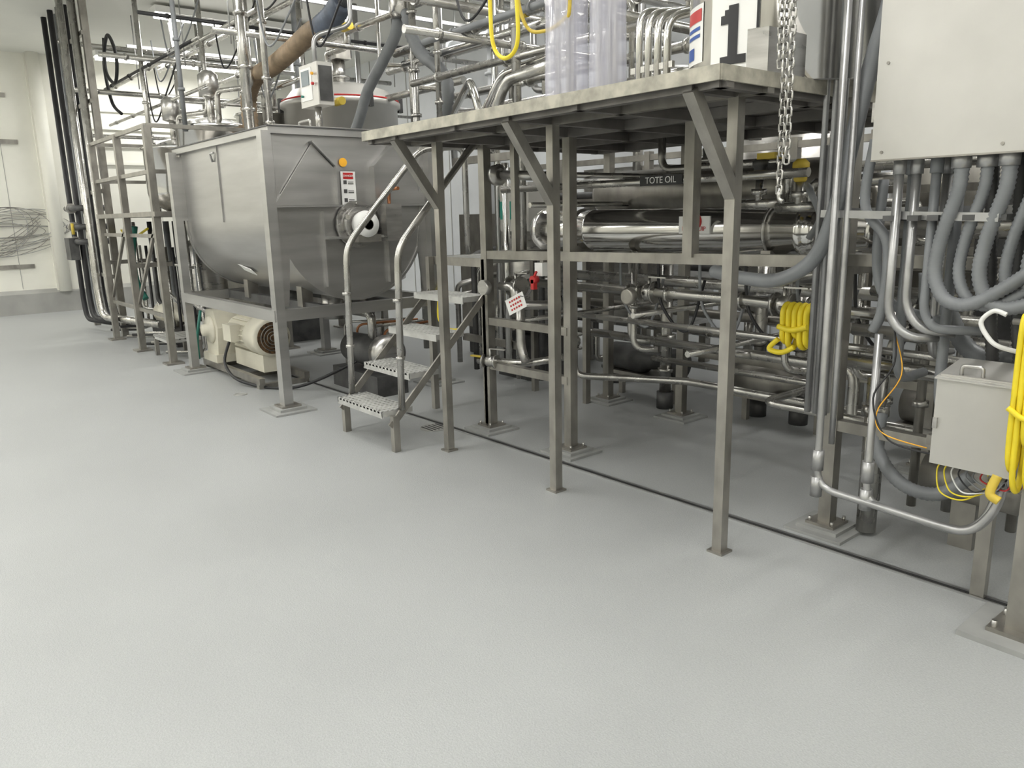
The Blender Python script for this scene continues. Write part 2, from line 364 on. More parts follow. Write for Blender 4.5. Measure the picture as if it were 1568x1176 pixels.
# ------------------------------------------------------------ heat exchanger
b=B('tube_heat_exchanger')
b.rev((-4.35,3.9,1.375),(1,0,0),[(0,.05),(.01,.12),(.06,.15),(.1,.15),(.11,.135),(.55,.135),(.56,.14),(.58,.14),(.59,.135),(2.12,.135),(2.13,.145),(2.16,.145),(2.17,.135),(2.27,.135),(2.28,.155),(2.32,.155),(2.33,.12),(2.49,.10),(2.51,.05)],POL,40)
for x in(-3.9,-2.4): b.box((x-.03,3.8,1.2),(x+.03,4.0,1.27),SSL);b.ring((x,3.9,1.375),(1,0,0),.14,.008,SS)
b.box((-2.96,3.755,1.36),(-2.74,3.767,1.46),WHT)
b.ring((-2.85,3.752,1.43),(0,1,0),.045,.010,RED)
he=b.done()
text('ENERQUIP',(-2.85,3.752,1.388),.036,RED,he,name='lettering')
b=B('tote_oil_vessel')
b.rev((-4.3,4.5,1.62),(1,0,0),[(0,.02),(.03,.14),(.08,.17),(1.9,.17),(1.95,.14),(1.98,.02)],SSL,32)
b.cyl((-3.3,4.5,1.75),(-3.3,4.5,1.9),.05,PIPE);b.flange((-3.3,4.5,1.82),(0,0,1),.09,PIPE)
b.box((-3.95,4.3,1.25),(-3.85,4.6,1.5),DRK);b.box((-2.75,4.3,1.25),(-2.65,4.6,1.5),DRK)
b.done()
b=B('pipe_label_board');b.cyl((-4.3,3.5,1.66),(-2.0,3.5,1.66),.022,PIPE);b.box((-3.02,3.47,1.635),(-2.72,3.476,1.69),BLK);pl=b.done()
text('TOTE OIL',(-2.87,3.468,1.662),.05,WHT,pl)
# ------------------------------------------------------------ process pipes under platform
b=B('process_pipework')
def valve(p,ax,r,m=PIPE,h=True):
    p=V(p);ax=V(ax).normalized()
    b.flange(p-ax*.05,ax,r*1.9,m,.014);b.flange(p+ax*.05,ax,r*1.9,m,.014);b.rev(p-ax*.045,ax,[(0,r),(.03,r*1.5),(.06,r*1.5),(.09,r)],m,16)
    if h: b.cyl(p,p+V((0,0,.09)),.01,m,8);b.bar(p+V((0,0,.09)),p+V((0,0,.09))+ax*.13,.02,.008,m)
def clamp(p,ax,r,m=PIPE): b.flange(p,ax,r*1.35,m,.02)
b.tube([(-3.8,3.45,.86),(-1.3,3.45,.86),(-1.0,3.45,.83)],.018,PIPE)
b.tube([(-4.15,3.6,1.02),(-2.45,3.6,1.02),(-1.9,3.6,1.0),(-1.2,3.6,1.0)],.03,PIPE)
for x in(-3.7,-3.2,-2.9,-2.4,-2.0,-1.5):clamp((x,3.6,1.015),(1,0,0),.034)
valve((-3.05,3.6,1.02),(1,0,0),.035);valve((-2.15,3.6,1.01),(1,0,0),.032)
b.rev((-3.1,3.52,1.0),(0,-1,0),[(0,.03),(.03,.05),(.06,.052),(.07,.04)],SSL)
b.tube([(-4.15,3.9,1.06),(-1.2,3.9,1.06)],.035,PIPE);b.tube([(-4.0,4.1,.62),(-2.0,4.1,.62),(-2.0,4.1,.3),(-1.2,4.1,.3)],.03,PIPE)
b.tube([(-3.6,4.3,.45),(-2.3,4.3,.45),(-2.3,3.7,.45),(-1.0,3.7,.45)],.022,PIPE)
b.tube([(-3.9,3.8,.9),(-3.9,3.8,.35),(-3.2,4.2,.35),(-1.9,4.2,.35)],.025,PIPE);valve((-3.9,3.8,.6),(0,0,1),.03,h=False)
for x,y,z1 in((-3.72,4.6,1.1),(-2.77,4.9,.9),(-3.1,4.9,1.2)):
    b.cyl((x,y,.1),(x,y,z1),.045,PIPE);b.cyl((x,y,.0),(x,y,.13),.065,DRK);b.flange((x,y,.55),(0,0,1),.075,PIPE,.05);b.flange((x,y,.3),(0,0,1),.06,PIPE,.03)
for x,y in((-3.55,4.0),(-3.3,3.75),(-2.75,4.0),(-2.25,3.8),(-1.9,3.9)):
    b.tube([(x,y,1.25),(x,y,.62),(x+.12,y+.1,.62)],.02,PIPE);clamp((x,y,.9),(0,0,1),.024)
for i,(z,y) in enumerate(((1.14,4.7),(.85,4.8),(.7,5.0),(.52,5.1),(1.45,5.2),(1.75,5.1))):
    b.tube([(-5.2,y,z),(-1.0,y,z)],.02+.008*(i%3),PIPE if i%2 else SSL)
    for k in range(5):clamp((-4.8+k*.8+i*.1,y,z),(1,0,0),.025)
b.tube([(-3.3,4.0,1.95),(-3.3,4.0,1.75),(-2.4,4.0,1.75),(-2.4,4.0,1.5)],.025,PIPE)
b.tube([(-2.2,3.9,1.5),(-2.2,3.9,1.62),(-1.6,3.7,1.62)],.03,PIPE)
for x,z in((-3.9,1.55),(-3.0,.9),(-2.6,.72),(-2.1,1.15),(-4.0,.78),(-3.5,1.72)):b.tube([(x,3.4,z),(x,5.6,z)],.018,PIPE)
b.tube([(-4.1,3.3,1.02),(-3.95,3.3,1.02),(-3.95,3.3,.9),(-3.7,3.5,.9)],.03,SS);valve((-4.0,3.35,1.02),(1,0,0),.035)
b.rev((-4.1,3.2,1.02),(0,-1,0),[(0,.03),(.02,.05),(.06,.05)],SS,20)
b.tube([(-3.9,3.3,1.0),(-3.9,3.3,.62),(-3.85,3.3,.52)],.03,SS)
b.tube([(-4.25,3.2,.5),(-3.9,3.35,.5),(-3.7,3.5,.55)],.025,PIPE);b.bar((-4.3,3.18,.53),(-4.2,3.2,.53),.025,.010,YPL);valve((-4.15,3.23,.5),(1,.3,0),.025,SS)
b.tube([(-4.05,3.3,1.75),(-3.8,3.3,1.73),(-3.8,3.5,1.73)],.03,SS);b.rev((-4.07,3.3,1.75),(-1,0,0),[(0,.04),(.02,.07),(.05,.07),(.06,.03)],SS)
for i in range(7):
    x=-3.3+.3*i;b.hose([(x,3.62,1.2),(x+.05,3.6,.95),(x+.2,3.65,.8),(x+.28,3.7,1.1)],.009,BLK if i%2 else CON,6)
b.done()
b=B('floor_bucket_ring');b.rev((-4.65,5.05,0),(0,0,1),[(0,.10),(.12,.11),(.13,.13),(.15,.13),(.15,.10),(.02,.08)],DRK,24);b.done()
b=B('lockout_valve_tag')
b.box((-3.60,3.17,1.12),(-3.53,3.22,1.20),WHT);b.cyl((-3.57,3.16,1.10),(-3.57,3.12,1.10),.024,RED,16);b.box((-3.583,3.12,1.04),(-3.557,3.15,1.1),RED);b.bar((-3.57,3.14,1.12),(-3.55,3.14,1.15),.012,.012,RED)
b.bar((-3.57,3.2,1.2),(-3.57,3.26,1.2),.03,.03,SSL)
b.hose([(-3.57,3.12,1.04),(-3.6,3.1,1.0),(-3.64,3.08,1.0)],.003,DRK,6)
a=math.radians(25);c0=V((-3.68,3.08,.95))
b.obox(c0,((.08*math.cos(a),.01,.08*math.sin(a)),(-.05*math.sin(a),0,.05*math.cos(a)),(0,.001,0)),WHT)
for k in(-1,0,1):
    for q in(-2,-1,0,1,2):b.obox(c0+V((q*.022*math.cos(a)-k*.026*math.sin(a),-.003+q*.002,k*.026*math.cos(a)+q*.022*math.sin(a))),((.006*math.cos(a),.001,.006*math.sin(a)),(-.006*math.sin(a),0,.006*math.cos(a)),(0,.001,0)),RED)
b.done()
b=B('process_skid_machinery')
b.box((-5.6,5.6,.4),(-4.6,6.4,1.9),SS);b.box((-5.5,5.58,1.2),(-5.0,5.6,1.7),SSL)
for x in(-5.55,-4.65):
    for y in(5.65,6.35):b.box((x-.04,y-.04,0),(x+.04,y+.04,.4),SSL)
b.rev((-3.6,6.0,.5),(0,0,1),[(0,.1),(.2,.5),(1.6,.5),(1.75,.3),(1.8,.05)],SS,36)
b.rev((-2.2,6.0,.5),(0,0,1),[(0,.1),(.2,.5),(1.5,.5),(1.65,.3),(1.7,.05)],SSL,36)
for x in(-3.6,-2.2):
    for i in range(3):
        a=i*2.1+.4;b.cyl((x+.42*math.cos(a),6+.42*math.sin(a),0),(x+.42*math.cos(a),6+.42*math.sin(a),.8),.04,PIPE)
b.box((-1.4,5.2,.4),(-.4,6.0,1.9),SSL)
for x in(-1.35,-.45):
    for y in(5.25,5.95):b.box((x-.04,y-.04,0),(x+.04,y+.04,.4),SSL)
for z in(.35,.75,1.2,1.6,1.95):b.bar((-6.6,5.4,z),(-.4,5.4,z),.05,.05,SSL)
for x in(-6.6,-5.7,-4.6,-3.2,-2.6,-1.6):b.box((x-.03,5.37,0),(x+.03,5.43,2.0),SSL)
for i in range(34):
    x=-6.4+random.random()*5.6;z=.3+random.random()*1.4;y=5.0+random.random()*.35;l=.2+random.random()*.6
    b.tube([(x,y,z),(x+l,y,z),(x+l,y,z-.25),(x+l+.1,y+.1,z-.25)],.015+.02*random.random(),random.choice([PIPE,SSL,DRK,PIPE]),.05)
b.done()
for x in(-4.4,-3.2,-2.0):
    b=B('transfer_pump')
    b.rev((x,4.75,.32),(1,0,0),[(0,.04),(.02,.11),(.35,.12),(.4,.08),(.6,.05),(.62,.12),(.72,.12),(.74,.04)],SSL if x>-4 else DRK,24)
    b.bar((x+.1,4.75,.0),(x+.1,4.75,.22),.04,.04,SSL);b.bar((x+.66,4.75,.0),(x+.66,4.75,.22),.04,.04,SSL);b.box((x,4.66,.18),(x+.72,4.84,.21),SSL)
    b.done()
# ------------------------------------------------------------ yellow hoses
def drape(name,x,y,zt_,w,h,n,r,m=YEL):
    b=B(name)
    for i in range(n):
        xx=x-w/2+w*(i+.5)/n;hh=h*(.85+.15*math.sin(i*2.3));d=.035
        b.hose([(xx,y-d,zt_-hh*.5),(xx,y-d,zt_-.03),(xx,y,zt_),(xx+.006,y+d,zt_-.03),(xx+.01,y+d,zt_-hh*.6),(xx+.012,y+.01,zt_-hh),(xx+.004,y-d,zt_-hh*.93)],r,m,8,5,True)
    b.hose([(x-w/2,y-.05,zt_-h*.5),(x,y-.055,zt_-h*.55),(x+w/2,y-.05,zt_-h*.45)],r,m,8)
    b.tube([(x-w/2-.03,y,zt_-.022),(x+w/2+.03,y,zt_-.022)],.01,SSL)
    return b
b=drape('yellow_hose_coil',-1.94,3.38,1.045,.15,.21,5,.014,YEL)
b.hose([(-2.01,3.33,.88),(-2.05,3.32,.83),(-1.98,3.31,.82),(-1.92,3.32,.85)],.013,YEL);b.done()
b=drape('yellow_hose_coil',-.785,2.86,1.14,.13,.60,7,.010)
b.hose([(-.86,2.82,.6),(-.87,2.8,.54),(-.84,2.8,.52)],.015,YPL);b.done()
b=B('yellow_air_hose')
b.hose([(-3.76,3.0,3.3),(-3.76,3.0,2.70),(-3.74,3.0,2.46),(-3.64,3.0,2.37),(-3.53,3.0,2.42),(-3.52,3.0,2.62),(-3.56,3.0,3.0),(-3.56,3.0,3.3)],.012,YEL)
b.hose([(-3.6,3.05,3.3),(-3.58,3.05,2.75),(-3.5,3.05,2.52),(-3.35,3.05,2.47),(-3.2,3.05,2.5),(-3.15,3.05,2.6),(-3.16,3.05,3.3)],.010,YPL)
b.done()
b=B('actuated_valve_set')
for x,y,z,m in((-2.10,3.6,1.68,YPL),(-2.34,3.62,1.70,DRK)):
    b.rev((x,y,z-.06),(0,0,1),[(0,.025),(.01,.032),(.06,.032),(.07,.04),(.09,.04),(.11,.02)],m,20);b.cyl((x,y,z-.18),(x,y,z-.06),.02,PIPE);b.flange((x,y,z-.12),(0,0,1),.04,PIPE)
    b.cyl((x-.12,y,z-.18),(x+.12,y,z-.18),.025,PIPE)
b.box((-2.27,3.58,1.64),(-2.18,3.66,1.72),BLK);b.box((-2.33,3.57,1.74),(-2.23,3.66,1.77),YPL);b.hose([(-2.06,3.6,1.6),(-1.98,3.5,1.56),(-1.93,3.5,1.45),(-1.98,3.5,1.35)],.016,CON)
b.done()
# ------------------------------------------------------------ tank with number sign
b=B('steel_process_tank')
tx,ty,tr=-2.04,3.34,.44
b.rev((tx,ty,ZP),(0,0,1),[(0,tr*.98),(.005,tr),(.44,tr),(.45,tr+.03),(.48,tr+.03),(.49,tr),(1.6,tr),(1.62,.3)],POL,56)
for i in range(26):
    a=i*2*math.pi/26;b.cyl((tx+(tr+.015)*math.cos(a),ty+(tr+.015)*math.sin(a),ZP+.43),(tx+(tr+.015)*math.cos(a),ty+(tr+.015)*math.sin(a),ZP+.50),.012,SS,8)
def patch(b,a0,a1,z0,z1,m,off):
    n=8;A=[];D=[]
    for i in range(n+1):
        a=a0+(a1-a0)*i/n;x=tx+(tr+off)*math.cos(a);y=ty+(tr+off)*math.sin(a)
        A.append(b.bm.verts.new((x,y,z0)));D.append(b.bm.verts.new((x,y,z1)))
    for i in range(n):b.face([A[i],A[i+1],D[i+1],D[i]],m,True)
d=math.radians
patch(b,d(226),d(248),ZP+.13,ZP+.37,WHT,.002);patch(b,d(227.5),d(246.5),ZP+.30,ZP+.35,RED,.004);patch(b,d(228),d(238),ZP+.15,ZP+.20,BLU,.004);patch(b,d(228),d(245),ZP+.235,ZP+.25,BLU,.004);patch(b,d(228),d(245),ZP+.265,ZP+.28,BLU,.004)
patch(b,d(256),d(286),ZP+.06,ZP+.37,WHT,.002);patch(b,d(284.5),d(286),ZP+.06,ZP+.37,BLK,.004)
# numeral one, wrapped on the tank wall
patch(b,d(268.5),d(274.5),ZP+.09,ZP+.32,BLK,.006)
patch(b,d(263.5),d(279.5),ZP+.09,ZP+.125,BLK,.006)
patch(b,d(263.5),d(269),ZP+.25,ZP+.285,BLK,.006)
patch(b,d(266),d(269),ZP+.275,ZP+.305,BLK,.006)
b.prism([(-1.84,2.72,ZP),(-1.76,2.74,ZP),(-1.755,3.6,ZP),(-1.84,3.7,ZP)],(0,0,.17),SS)
tk=b.done()
b=B('chrome_pipe_rack')
for i in range(4):
    x=-2.62-.06*i;b.tube([(x,3.2,ZP),(x,3.2,2.42+.02*i),(x+.1,3.5,2.5)],.02,POL)
b.bar((-2.85,3.2,2.2),(-2.58,3.2,2.2),.02,.03,PIPE)
b.done()
b=B('clear_plastic_wrap_roll')
for x,y,r0 in((-3.25,3.12,.12),(-3.02,3.2,.10)):
    b.rev((x,y,ZP),(0,0,1),[(0,r0*.8),(.03,r0),(.2,r0*1.02),(.5,r0*.97),(.9,r0*1.02),(1.4,r0),(2.0,r0)],CLEAR,28)
    for k in range(3):b.cyl((x+.05*math.cos(k*2.1),y+.05*math.sin(k*2.1),ZP),(x+.05*math.cos(k*2.1),y+.05*math.sin(k*2.1),3.6),.018,POL,12)
b.done()
# chain
b=B('hanging_chain')
def chain(p,q,n):
    p=V(p);q=V(q);t=(q-p)/n
    for i in range(n):
        c=p+t*(i+.5);dv=t.normalized();u=V((1,0,0)) if i%2 else V((0,1,0));L=t.length*.62;w=.011
        u=(u-dv*u.dot(dv)).normalized()
        b.sweep([c+dv*L*s1+u*w*s2 for s1,s2 in((-1,-.4),(-.8,-1),(.8,-1),(1,-.4),(1,.4),(.8,1),(-.8,1),(-1,.4))],.0042,PIPE,6,True)
chain((-1.68,2.70,3.4),(-1.66,2.7,1.55),66);chain((-1.65,2.70,3.4),(-1.635,2.7,1.66),62);chain((-1.71,2.69,3.4),(-1.675,2.69,2.0),50)
b.tube([(-1.66,2.7,1.57),(-1.66,2.7,1.53),(-1.64,2.7,1.52)],.008,PIPE)
b.cyl((-1.68,2.7,3.38),(-1.68,2.7,ZC),.012,PIPE);b.box((-1.74,2.66,3.38),(-1.62,2.74,3.42),SSL)
b.done()
# ------------------------------------------------------------ electrical cabinet
b=B('electrical_cabinet')
cx0,cx1,cy0,cy1,cz0,cz1=-1.43,-.42,2.95,3.25,1.67,2.75
b.box((cx0,cy0+.02,cz0),(cx1,cy1,cz1),CABM);b.box((cx0-.008,cy0,cz0-.008),(cx1+.008,cy0+.02,cz1),CABM)
b.box((cx0-.008,cy0-.004,cz0-.012),(cx1,cy0+.03,cz0-.006),SSL)
b.box((-1.10,cy0-.003,2.205),(-1.02,cy0-.0005,2.30),WHT)
for z in(1.8,2.5):b.box((cx0-.02,cy0+.005,z),(cx0-.005,cy0+.035,z+.07),SS)
for x,z in((-1.40,2.0),(-1.40,1.69),(-1.0,1.69),(-1.0,2.25)):b.cyl((x,cy0-.004,z),(x,cy0,z),.006,SSL,8)
b.box((cx1-.1,3.0,0.0),(cx1-.05,3.05,cz0),SSL)
b.done()
b=B('support_leg')
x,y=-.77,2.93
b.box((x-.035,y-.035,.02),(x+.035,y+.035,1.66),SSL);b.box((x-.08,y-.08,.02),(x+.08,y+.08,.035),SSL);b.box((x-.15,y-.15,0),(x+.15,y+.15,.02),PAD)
for i in(-1,1):
    for j in(-1,1):b.cyl((x+i*.06,y+j*.06,.03),(x+i*.06,y+j*.06,.06),.01,SS,8)
b.done()
b=B('conduit_bundle')
b.tube([(-1.62,3.05,3.9),(-1.62,3.05,.30),(-1.1,3.02,.29),(-.98,3.0,.30),(-.90,3.0,.42),(-.9,3.05,.6)],.016,CONL,.09)
b.tube([(-1.58,3.08,3.9),(-1.58,3.08,.9),(-1.58,3.08,.5)],.013,CONL,.05)
b.tube([(-1.40,3.05,1.0),(-1.40,3.05,.29),(-1.02,3.03,.28),(-.94,3.02,.36),(-.9,3.05,.55)],.016,CONL,.08)
for x,z in((-1.62,.42),(-1.40,.42),(-1.40,.30),(-1.62,.30)):b.cyl((x,3.05,z-.04),(x,3.05,z+.05),.025,CONL,14)
for x in (-1.66,-1.70,-1.74):b.cyl((x,3.15,.6),(x,3.15,4.2),.013,CONL,10)
b.hose([(-1.46,3.16,3.6),(-1.45,3.16,2.8),(-1.50,3.15,2.3),(-1.56,3.15,2.05),(-1.61,3.12,1.72),(-1.64,3.1,1.5),(-1.73,3.12,1.29),(-1.90,3.14,1.185),(-2.1,3.15,1.18),(-2.3,3.2,1.2)],.032,CON,14)
def drop(x,y,zb,r,pts,m=CON):
    b.tube([(x,y,cz0),(x,y,zb)]+pts,r,m,.12,12);b.cyl((x,y,cz0-.06),(x,y,cz0),r*1.35,m,12)
drop(-1.36,3.02,1.08,.017,[(-1.28,3.02,1.0),(-1.2,3.1,1.0)],CONL)
drop(-1.31,3.05,1.12,.017,[(-1.25,3.05,1.03),(-1.15,3.12,1.02)],CONL)
drop(-1.36,3.14,.8,.02,[(-1.36,3.4,.8)]);drop(-1.24,3.05,1.1,.017,[(-1.2,3.05,1.04),(-1.05,3.1,1.04)])
drop(-1.20,3.16,.7,.02,[(-1.2,3.4,.6)]);drop(-1.26,3.2,.9,.017,[(-1.26,3.4,.9)],CONL)
drop(-.82,3.18,.7,.02,[(-.82,3.4,.6)]);drop(-.7,3.1,.7,.02,[(-.7,3.3,.6)]);drop(-.6,3.15,.7,.02,[(-.6,3.3,.6)])
for i in range(6):
    x=-1.14+.075*i;y=3.0+.02*(i%2)
    b.rib([(x,y,cz0),(x,y,cz0-.12),(x-.05,y+.02,1.38),(x-.06,y+.02,1.24),(x-.0,y+.01,1.15),(x+.12,y,1.17),(x+.32,y,1.35),(x+.4,y,1.6)],.020 if i%2 else .024,CON,.016,.08,12)
    b.cyl((x,y,cz0-.05),(x,y,cz0),.032,CONL,12)
for i in range(5):
    x=-1.1+.09*i;b.rib([(x,3.17,cz0),(x+.02,3.18,1.35),(x+.05,3.2,1.0),(x+.1,3.25,.75),(x+.3,3.3,.6)],.022,DRK,.016,.07,10)
b.bar((-1.72,3.22,1.47),(-.4,3.22,1.47),.04,.04,CONL);b.bar((-1.7,3.1,1.47),(-1.0,3.0,1.45),.02,.03,CONL)
b.bar((-1.72,3.3,1.27),(-.4,3.3,1.27),.04,.05,SSL);b.bar((-1.7,3.32,.52),(-.9,3.32,.52),.05,.05,SSL)
b.box((-1.74,3.16,.6),(-1.66,3.20,1.75),CONL)
for x in(-1.38,-1.29,-1.22,-1.1,-1.0):b.box((x-.02,3.0,1.44),(x+.02,3.2,1.46),DRK)
b.hose([(-1.36,3.1,1.0),(-1.3,3.05,.85),(-1.36,3.0,.7),(-1.32,2.98,.62),(-1.15,2.97,.6)],.0025,ORG,6)
b.hose([(-1.38,3.1,1.1),(-1.33,3.05,.9),(-1.38,3.0,.75),(-1.3,2.98,.60),(-1.12,2.97,.58)],.004,BLK,6)
b.hose([(-1.5,3.1,1.75),(-1.52,3.1,1.5),(-1.42,3.1,1.35),(-1.42,3.1,1.1),(-1.45,3.1,1.0)],.02,CON,10)
b.hose([(-1.5,3.2,1.6),(-1.5,3.2,1.25),(-1.42,3.2,1.1),(-1.2,3.2,1.05)],.02,CON,10)
b.done()
b=B('cream_pipe_loop');b.hose([(-.92,2.92,1.13),(-.96,2.92,1.14),(-.995,2.92,1.10),(-.97,2.92,1.05),(-.93,2.92,1.02),(-.85,2.95,1.0)],.008,WHT,10);b.done()
b=B('junction_box')
jx0,jx1=-1.11,-.845
b.box((jx0,2.93,.57),(jx1,3.12,.90),CABM);b.box((jx0-.006,2.915,.565),(jx1+.006,2.932,.895),CABM)
b.prism([(jx0-.01,2.90,.89),(jx0-.01,3.13,.93),(jx0-.01,3.13,.90),(jx0-.01,2.90,.885)],(jx1-jx0+.02,0,0),CABM)
b.tube([(-1.05,2.95,.90),(-1.05,2.95,.935),(-.98,2.95,.935),(-.98,2.95,.90)],.007,SS,.015,8)
for x in(-1.115,-.86):b.box((x,2.905,.70),(x+.015,2.918,.74),SS)
b.bar((-1.2,3.1,.6),(-.8,3.1,.6),.03,.04,SSL);b.box((-1.0,3.12,.0),(-.95,3.16,.9),SSL)
cols=[YEL,YEL,WHT,BLK,CON,CON,RED,SSL]
for i in range(8):
    x=-1.1+.025*i;h=.45+.010*i
    b.hose([(x,3.0,.56),(x-.01,2.98,.52),(x+.02+.01*i,2.95,h),(x+.10,2.95,h-.01+.01*i),(x+.16-.01*i,2.98,.50),(x+.15,3.0,.57)],.003,cols[i],6)
b.done()
b=B('lower_pipe_manifold')
b.tube([(-1.85,3.45,.80),(-1.1,3.45,.78),(-.3,3.45,.76)],.035,PIPE);b.flange((-1.25,3.45,.785),(1,0,0),.06,PIPE,.06)
b.tube([(-1.75,3.55,.93),(-.3,3.55,.90)],.03,PIPE);b.tube([(-1.75,3.7,1.1),(-.3,3.7,1.1)],.025,PIPE);b.tube([(-1.75,3.9,1.4),(-.3,3.9,1.4)],.06,SS)
b.tube([(-1.55,3.4,.02),(-1.55,3.4,.75)],.045,PIPE);b.flange((-1.55,3.4,.6),(0,0,1),.06,PIPE,.05)
b.rib([(-1.5,3.35,.6),(-1.48,3.3,.45),(-1.35,3.25,.34),(-1.2,3.25,.33),(-1.1,3.3,.42)],.028,CON,.02,.06)
for i in range(9):
    x=-1.6+i*.14;b.tube([(x,3.6+.05*(i%3),.1),(x,3.6+.05*(i%3),.9+.1*(i%4)),(x+.1,3.8,1.0+.1*(i%4))],.015+.006*(i%3),[PIPE,SSL,SS][i%3]);b.flange((x,3.6+.05*(i%3),.6),(0,0,1),.035,PIPE)
b.rib([(-1.3,3.35,1.15),(-1.2,3.35,.95),(-1.05,3.3,.9),(-.9,3.3,1.0)],.035,CON,.02,.05)
b.box((-1.5,4.2,.5),(-.3,4.6,1.6),DRK)
for x in(-1.45,-.35):b.box((x-.03,4.25,0),(x+.03,4.31,.5),SSL)
b.rev((-1.4,3.6,.3),(1,0,0),[(0,.05),(.02,.10),(.4,.10),(.42,.05)],SSL);b.bar((-1.2,3.6,0),(-1.2,3.6,.25),.1,.1,SSL)
b.done()
# ------------------------------------------------------------ upper background
b=B('dome_top_tank')
DX,DY=-9.2,4.9
b.rev((DX,DY,.5),(0,0,1),[(0,.3),(.2,.70),(2.3,.70),(2.32,.74),(2.38,.74),(2.4,.70),(2.52,.6),(2.60,.35),(2.63,.05)],CABM,48)
b.ring((DX,DY,2.9),(0,0,1),.72,.010,RED);b.cyl((DX,DY,3.1),(DX,DY,3.4),.08,PIPE);b.flange((DX,DY,3.2),(0,0,1),.13,PIPE)
b.box((DX-.1,DY-.1,3.4),(DX+.15,DY+.1,3.65),SSL);b.tube([(DX+.3,4.6,2.95),(DX+.3,4.6,3.4),(DX+.8,4.6,3.4),(DX+.8,4.6,4.2)],.04,PIPE)
for i in range(6):
    a=i*1.05;b.box((DX+.73*math.cos(a)-.03,DY+.73*math.sin(a)-.03,2.78),(DX+.73*math.cos(a)+.03,DY+.73*math.sin(a)+.03,2.95),DRK)
for i in range(3):
    a=i*2.1;b.cyl((DX+.6*math.cos(a),DY+.6*math.sin(a),0),(DX+.6*math.cos(a),DY+.6*math.sin(a),.8),.05,PIPE)
b.done()
b=B('control_panel')
b.obox((-6.42,3.2,2.60),((.17,0,0),(0,.07,0),(0,0,.17)),CABM);b.box((-6.56,3.125,2.48),(-6.36,3.129,2.74),WHT);b.box((-6.54,3.120,2.60),(-6.40,3.124,2.72),SCR)
b.box((-6.248,3.14,2.46),(-6.245,3.26,2.74),DRK)
b.cyl((-6.31,3.12,2.68),(-6.31,3.10,2.68),.012,ORG,12);b.cyl((-6.31,3.12,2.6),(-6.31,3.10,2.6),.012,RED,12);b.cyl((-6.52,3.12,2.52),(-6.52,3.10,2.52),.010,GRN,12)
b.cyl((-6.42,3.2,2.2),(-6.42,3.2,2.44),.03,PIPE);b.tube([(-6.42,3.2,2.77),(-6.42,3.2,3.0),(-6.3,3.5,3.1),(-6.3,3.5,4.2)],.02,CONL)
b.box((-6.5,3.12,2.19),(-6.34,3.28,2.21),SSL)
b.done()
b=B('corrugated_suction_hose')
b.rib([(-8.9,3.6,2.2),(-8.93,3.6,2.6),(-8.9,3.6,2.85),(-8.65,3.6,3.02),(-8.2,3.6,3.06),(-7.7,3.6,3.14),(-7.3,3.6,3.22),(-7.0,3.6,3.24)],.088,BRN,.06,.07,16)
b.rib([(-7.05,3.6,3.23),(-6.8,3.6,3.28),(-6.6,3.6,3.37)],.098,BLUH,.05,.07,16)
b.tube([(-6.6,3.6,3.35),(-6.2,3.65,3.6),(-5.5,3.7,3.75)],.06,PIPE)
b.done()
b=B('flexible_duct_hose')
b.hose([(-6.65,4.2,3.4),(-6.7,4.2,3.2),(-6.95,4.2,3.0),(-7.3,4.2,2.75),(-7.5,4.2,2.5),(-7.7,4.2,2.3)],.055,CON,14)
b.rib([(-6.5,4.2,3.35),(-6.45,4.2,3.15),(-6.3,4.2,2.95),(-6.05,4.2,2.8),(-5.9,4.2,2.62),(-5.95,4.2,2.4),(-6.1,4.2,2.25)],.058,CON,.05,.08,14)
b.rev((-6.6,4.2,3.3),(0,0,1),[(0,.09),(.05,.11),(.4,.11),(.45,.05)],PIPE)
b.done()
PN='overhead_pipe'
for x,y,z0,r,m in((-7.95,3.2,2.2,.045,PIPE),(-7.45,3.2,2.2,.03,PIPE),(-6.42,4.2,0.2,.035,PIPE),(-5.35,4.3,.2,.03,POL),(-5.75,4.0,2.2,.025,PIPE),(-12.0,4.2,.3,.06,PIPE),(-11.3,3.6,2.0,.04,PIPE),(-9.9,4.2,2.2,.04,PIPE),(-9.3,4.4,2.0,.03,CON),(-8.3,3.3,2.2,.022,PIPE),(-4.6,3.9,2.0,.035,PIPE),(-4.1,4.3,2.0,.05,PIPE),(-7.0,5.6,.3,.06,WALLB),(-4.9,5.6,.3,.05,PIPE),(-10.7,3.0,1.6,.03,PIPE),(-9.0,2.9,2.45,.025,CON)):
    b=B(PN);b.cyl((x,y,z0),(x,y,ZC),r,m,14)
    for zz in(2.5,2.9,3.4):b.flange((x,y,zz+.1*math.sin(x*7)),(0,0,1),r*1.5,m,.03)
    b.done()
for x0,x1,y,z,r,m in((-13,-5.0,3.9,3.75,.03,PIPE),(-13,-4.0,4.6,3.55,.035,PIPE),(-6.9,-2.5,4.3,3.05,.04,PIPE),(-6.6,-4.2,4.2,2.9,.03,POL),(-14,-8,3.4,3.55,.025,PIPE),(-13,-8.2,4.0,3.0,.03,POL),(-9,-3,5.5,3.3,.05,PIPE),(-7,-2.7,5.0,2.7,.04,PIPE),(-6,-2.7,3.9,2.62,.03,PIPE),(-13.4,-9,3.2,2.95,.02,PIPE),(-12.6,-8.8,3.0,3.35,.018,BLK),(-5.5,-2.6,3.7,2.85,.025,CON),(-6,-1.7,4.4,2.4,.03,PIPE),(-9,-5,6.2,3.6,.06,WALLB),(-12,-7,5.2,2.9,.04,PIPE)):
    b=B(PN);b.cyl((x0,y,z),(x1,y,z),r,m,12);n=int((x1-x0)/.9)
    for i in range(n):b.flange((x0+.4+i*.9,y,z),(1,0,0),r*1.4,m,.03)
    b.done()
